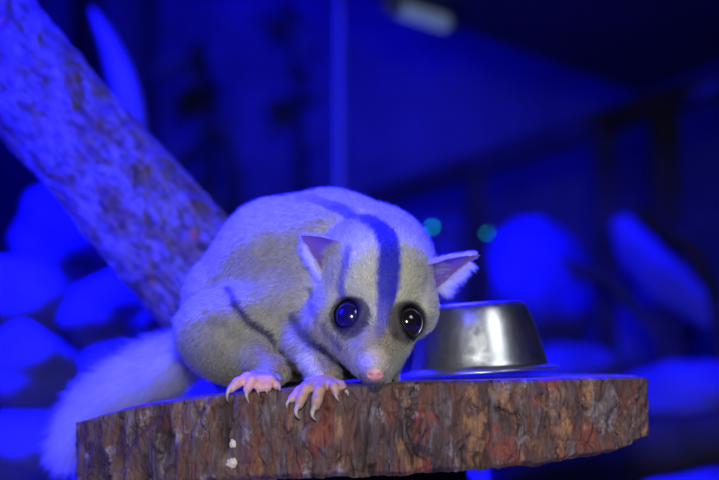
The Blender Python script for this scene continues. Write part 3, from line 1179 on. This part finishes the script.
# lamp tube under the roof board's edge
lamp = empty('ceiling_light', 'short pale tube lamp at the top under the dark roof edge', 'lamp')
a, b = roof_pt(392, -6), roof_pt(446, 12)
a[2] -= 1.0; b[2] -= 1.0
v, f = tube(np.linspace(a, b, 12), 0.75, 16)
mesh_obj('glass_tube', v, f, emitter('tube_glass', (0.14, 0.20, 0.30), 0.5), lamp)
dirn = nrm(b - a)
for q in (a, b):
    v, f = tube(np.array([q - dirn * 0.5, q, q + dirn * 0.5]), 0.8, 16)
    mesh_obj('end_cap', v, f, M_POLE, lamp)
v, f = tube(np.array([(a + b) / 2 + np.array([0, 0, 0.6]), (a + b) / 2 + np.array([0, 0, 1.4])]), 0.5, 10)
mesh_obj('bracket', v, f, M_DARKWOOD, lamp)

# railing
rail = empty('railing', 'dark timber railing with sloping handrail on the right', 'railing')
r0, r1 = P(360, 205, 128), P(760, 71, 84)


def rail_pt(u):
    t = (u - 360) / 400.0
    for _ in range(6):
        q = r0 + (r1 - r0) * t
        uu = 359.5 + (q[0]) / (K * ((q - CAM) @ FWD))
        t += (u - uu) / 400.0
    return r0 + (r1 - r0) * t


def beam(a, b, w, h):
    a, b = np.asarray(a), np.asarray(b)
    d = nrm(b - a)
    s_ = nrm(np.cross(d, [0, 0, 1.0]))
    up_ = np.cross(s_, d)
    v = [p + s_ * sx * w / 2 + up_ * sz * h / 2 for p in (a, b) for sx, sz in ((-1, -1), (1, -1), (1, 1), (-1, 1))]
    return v, [(0, 1, 2, 3), (7, 6, 5, 4), (0, 4, 5, 1), (1, 5, 6, 2), (2, 6, 7, 3), (3, 7, 4, 0)]


v, f = beam(r0, r1, 2.0, 2.1)
mesh_obj('handrail', v, f, M_DARKWOOD, rail, False)
for u, w in ((476, 2.2), (604, 2.1), (664, 2.6)):
    t = rail_pt(u)
    z0 = float(ground_z(t[0], t[1])[0]) - 0.5
    v, f = box((t[0] - w / 2, t[1] - 0.9, z0), (t[0] + w / 2, t[1] + 0.9, t[2] - 0.3))
    mesh_obj('post', v, f, M_DARKWOOD, rail, False)


def stick(name, pts, mat, label, cat, group=None, m=14, bumpy=0.12):
    path = smooth_path([(*P(u, v, y), px(r, y)) for u, v, y, r in pts], 60)
    v, f = tube(path[:, :3], path[:, 3], m, True, lambda p, a: bumpy * noise(np.c_[np.repeat(p[:, 0], len(a)) * 0.6, np.repeat(p[:, 2], len(a)) * 0.6, np.tile(np.cos(a), len(p))]).reshape(len(p), len(a)))
    return tag(mesh_obj(name, v, f, mat), label, cat, group)


stick('crooked_branch', [(564, 258, 79, 4), (577, 270, 79, 7), (597, 276, 79, 7.5), (612, 284, 79, 8), (632, 304, 79, 8), (652, 326, 78, 7), (662, 352, 77, 6), (672, 400, 76, 6)], M_DARKWOOD,
      'crooked dark branch crossing the middle railing post', 'branch')
stick('crooked_branch', [(640, 206, 76, 4), (652, 222, 76, 7), (668, 234, 76, 8), (692, 250, 75, 7), (712, 290, 74, 7), (722, 350, 73, 6), (727, 400, 72, 6)], M_DARKWOOD,
      'crooked dark branch arching down at the right edge past the pale log', 'branch')
stick('pale_log', [(620, 222, 88, 11), (640, 254, 86, 21), (668, 284, 83, 22), (712, 314, 80, 16), (770, 342, 77, 16), (860, 380, 73, 16)], M_ROCK, 'long pale log sloping down to the right in front of the railing', 'log')
stick('shade_log', [(500, 490, 30, 30), (580, 466, 31, 30), (650, 450, 32, 29), (730, 436, 33, 28), (800, 425, 34, 28)], M_DARKWOOD, 'dark log shape added for the shaded ground below the right end of the log slice', 'log')  # log shape added in place of shaded ground

# poles
def pole(u, y, w, mat, name, label, ztop):
    q = P(u, 300, y)
    z0 = float(ground_z(q[0], q[1])[0]) - 0.5
    v, f = tube(np.linspace([q[0], y, z0], [q[0], y, ztop], 6), px(w / 2, y), 20)
    tag(mesh_obj(name, v, f, mat), label, 'pole')


pole(339.5, 95, 8, M_POLE, 'metal_pole', 'thin pale metal pole rising behind the glider', 60)
pole(150, 190, 15, M_DARKWOOD, 'timber_pole', 'dark upright timber pole at the back wall above the branch', 90)
pole(84, 150, 34, M_DARKWOOD, 'timber_pole', 'broad dark timber pole in the upper left behind the pale leaf', 90)

# boulders
def boulder(u, v, y, ru, rv, seed, label, ry=None, mat=None):
    c = P(u, v, y)
    vv, ff = blob(c, (px(ru, y), ry or px((ru + rv) / 2, y), px(rv, y)), seed, 0.2, 0.8, 64, 44)
    o = mesh_obj('boulder', vv, ff, mat or M_ROCK)
    tag(o, label, 'boulder', 'pale boulders heaped behind the log slice')


boulder(75, 245, 78, 66, 64, 1, 'tall pale boulder with flat top left of the leaning branch')
boulder(16, 306, 62, 66, 48, 2, 'pale boulder at the left edge under the flat-topped one', 4.5)
boulder(120, 318, 60, 60, 46, 3, 'pale boulder tucked under the leaning branch above the tail')
boulder(24, 374, 50, 56, 46, 4, 'rounded pale boulder at the left edge beside the tail')
boulder(112, 384, 52, 52, 44, 5, 'pale boulder directly behind the tail')
boulder(20, 452, 42, 72, 38, 6, 'lowest pale boulder at the lower left corner')
boulder(526, 302, 162, 64, 86, 7, 'large pale boulder rising behind the steel bowl', 12)
boulder(446, 292, 134, 44, 74, 8, 'pale pointed boulder behind the upright right ear', 6.5)
boulder(572, 372, 84, 46, 30, 9, 'small low boulder behind the right end of the slice')
boulder(690, 396, 66, 82, 38, 10, 'low wide boulder at the right edge beyond the log slice')
boulder(636, 338, 130, 52, 46, 11, 'dim boulder low behind the railing under the pale sloping log', 6)

# plants
def leaf_blade(pts, w, mat, name, label, cat):
    path = smooth_path([P(*p) for p in pts], 30)
    t = nrm(np.gradient(path, axis=0))
    side = nrm(np.cross(t, [0.2, 1, 0.1]))
    nn_ = np.cross(side, t)
    s = np.linspace(0, 1, 30)
    ww = w * np.sin(np.pi * np.clip(0.06 + 0.93 * s, 0, 1)) ** 0.8
    rows = [path + side * (ww * k)[:, None] + nn_ * (abs(k) * 0.25 * ww)[:, None] for k in (-1, -0.5, 0, 0.5, 1)]
    top = np.stack(rows, 1)
    v = np.vstack([top.reshape(-1, 3), (top - nn_[:, None, :] * 0.15).reshape(-1, 3)])
    o = 150
    f = grid_faces(30, 5) + [tuple(reversed(q)) for q in grid_faces(30, 5, False, o)]
    for i in range(29):
        f.append((i * 5, (i + 1) * 5, (i + 1) * 5 + o, i * 5 + o))
        f.append((i * 5 + 4, i * 5 + 4 + o, (i + 1) * 5 + 4 + o, (i + 1) * 5 + 4))
    return v, f


plant = empty('strap_leaf_plant', 'plant with one bright upright strap leaf above the leaning branch', 'plant')
v, f = leaf_blade([(140, 200, 60), (133, 120, 60), (115, 60, 61), (92, 8, 62)], px(13, 60), M_LEAFPALE, '', '', '')
mesh_obj('leaf', v, f, M_LEAFPALE, plant)
pb = P(140, 200, 60)
v, f = tube(smooth_path([pb, pb + np.array([0.4, 0.3, -8]), [pb[0] + 0.5, pb[1] + 0.5, float(ground_z(pb[0], 60)[0]) - 0.5]], 20), 0.5, 10)
mesh_obj('stalk', v, f, M_LEAFDARK, plant)


def bush(u, v, y, spread, nl, seed, label):
    r_ = np.random.default_rng(seed)
    root = empty('leafy_shrub', label, 'shrub', 'dark shrubs against the back wall')
    c = P(u, v, y)
    gz_ = float(ground_z(c[0], c[1])[0]) - 0.5
    stem = smooth_path([[c[0] + 3, c[1], gz_], [c[0] + 1.5, c[1], (gz_ + c[2]) / 2], c, c + np.array([-2, 0, px(spread, y) * 0.8])], 40)
    vs, fs = tube(stem, np.linspace(1.1, 0.35, 40), 10)
    mesh_obj('stem', vs, fs, M_DARKWOOD, root)
    V, F, off = [], [], 0
    for k in range(nl):
        b_ = stem[r_.integers(16, 40)]
        d = nrm(r_.normal(size=3) * np.array([1, 0.7, 0.8]))
        ln = px(spread, y) * r_.uniform(0.35, 0.8)
        sd = nrm(np.cross(d, r_.normal(size=3)))
        up_ = np.cross(sd, d)
        b2 = b_ + d * ln * 0.4
        for j, s in enumerate(np.linspace(0, 1, 8)):
            w = 0.22 * ln * math.sin(math.pi * min(0.05 + 0.95 * s, 1)) + 0.02
            p_ = b_ + d * ln * (0.15 + s) - np.array([0, 0, 0.25 * ln * s * s])
            V += [p_ - sd * w + up_ * 0.15 * w, p_, p_ + sd * w + up_ * 0.15 * w]
        F += grid_faces(8, 3, False, off)
        off += 24
    mesh_obj('foliage', V, F, M_LEAFDARK, root)


bush(205, 92, 150, 55, 46, 1, 'dark leafy shrub against the back wall above the glider rump')
bush(292, 45, 165, 46, 36, 2, 'dark shrub top between the glider and the thin pale pole, high up')
bush(228, 150, 130, 34, 30, 3, 'low dark shrub just above the lower end of the leaning branch')

# two green pilot lights
M_LED = emitter('pilot_green', (0.0, 0.38, 0.22), 8.0)
for (u, v_, y, s, label) in ((432, 227, 96, 1.0, 'brighter green pilot light just right of the glider back'), (487, 233, 98, 0.5, 'fainter green pilot light beside the left railing post')):
    root = empty('pilot_light', label, 'pilot light', 'green pilot lights')
    c = P(u, v_, y)
    vv, ff = uvsphere(c, (0.16 * s ** .5,) * 3, 16, 12)
    mesh_obj('lens', vv, ff, M_LED, root)
    z0 = float(ground_z(c[0], c[1] + 0.4)[0]) - 0.5
    vv, ff = box((c[0] - 0.25, c[1] + 0.1, z0), (c[0] + 0.25, c[1] + 0.6, c[2] + 0.3))
    mesh_obj('holder', vv, ff, M_DARKWOOD, root, False)

# post under the slice
zc = float(np.interp(1.0, BX, BZ))
v, f = tube(np.linspace([0.5, 2.6, FLOOR - 1.5], [0.5, 2.6, zc + 0.05], 10), np.linspace(4.2, 3.9, 10), 40, True)
tag(mesh_obj('support_stump', v, f, M_DARKWOOD), 'dark stump holding up the log slice from below', 'stump')

# ------------------------------------------------------------------ light
def look(o, target):
    d = Vector(np.asarray(target) * CM) - o.location
    o.rotation_euler = d.to_track_quat('-Z', 'Y').to_euler()


def area(name, loc, target, size, power, color, spread=180):
    d = bpy.data.lights.new(name, 'AREA')
    d.shape = 'DISK'
    d.size = size * CM
    d.energy = power
    d.color = color
    d.spread = math.radians(spread)
    o = bpy.data.objects.new(name, d)
    COL.objects.link(o)
    o.location = np.asarray(loc) * CM
    look(o, target)
    return o


def spot(name, loc, target, angle, power, color, size=2, blend=0.6):
    d = bpy.data.lights.new(name, 'SPOT')
    d.spot_size = math.radians(angle)
    d.spot_blend = blend
    d.energy = power
    d.color = color
    d.shadow_soft_size = size * CM
    o = bpy.data.objects.new(name, d)
    COL.objects.link(o)
    o.location = np.asarray(loc) * CM
    look(o, target)
    return o


BLUE = (0.004, 0.003, 1.0)
spot('camera_flash', (0.8, -71, 8.5), (3.0, 0, 1.5), 44, 15.0, (0.95, 0.97, 0.93), 3.0, 1.0)
area('blue_lamp_overhead', (-15, 41, 54), (-3, 1, 2), 52, 33.0, BLUE, 120)
area('blue_lamp_left', (-46, -8, 28), (-8, 0, 0), 30, 1.3, BLUE, 120)
spot('blue_spot_tail', (-36, 10, 38), (-10.3, 5, 0), 16, 42.0, BLUE, 4, 0.9)  # unseen spot added to turn the tail blue
spot('blue_spot_branch', (-46, -14, 36), (-16, 11, 11), 27, 260.0, BLUE, 4, 0.8)  # unseen narrow spot added just for the branch
area('blue_lamp_rocks', (-50, 30, 62), (-20, 66, 2), 16, 32.0, BLUE, 90)
area('blue_lamp_boulders', (14, 136, 60), (13, 158, 0), 18, 5.0, BLUE, 60)
spot('blue_spot_log', (30, 86, 27), (30.5, 82.5, 7), 80, 14.0, BLUE, 4, 0.8)  # unseen spot added to brighten the pale log
spot('blue_spot_ground', (31, 50, 24), (27, 67, -3), 44, 16.0, BLUE, 4, 0.8)  # unseen spot added to brighten the low boulder at the right
area('blue_lamp_wall', (-10, 120, 95), (-10, 205, 30), 30, 11.0, BLUE, 95)
area('bowl_fill_lamp', (38, -52, 46), (4, 0, 2), 26, 0.21, (0.9, 0.95, 1.0), 90)  # unseen lamp added for the highlight on the bowl

w = bpy.data.worlds.new('world')
scene.world = w
w.use_nodes = True
bg = w.node_tree.nodes['Background']
bg.inputs[0].default_value = (0.01, 0.008, 0.5, 1)
bg.inputs[1].default_value = 0.05

scene.view_settings.view_transform = 'Standard'
scene.view_settings.look = 'None'
scene.view_settings.gamma = 1
scene.view_settings.use_curve_mapping = False
scene.view_settings.exposure = 0.0
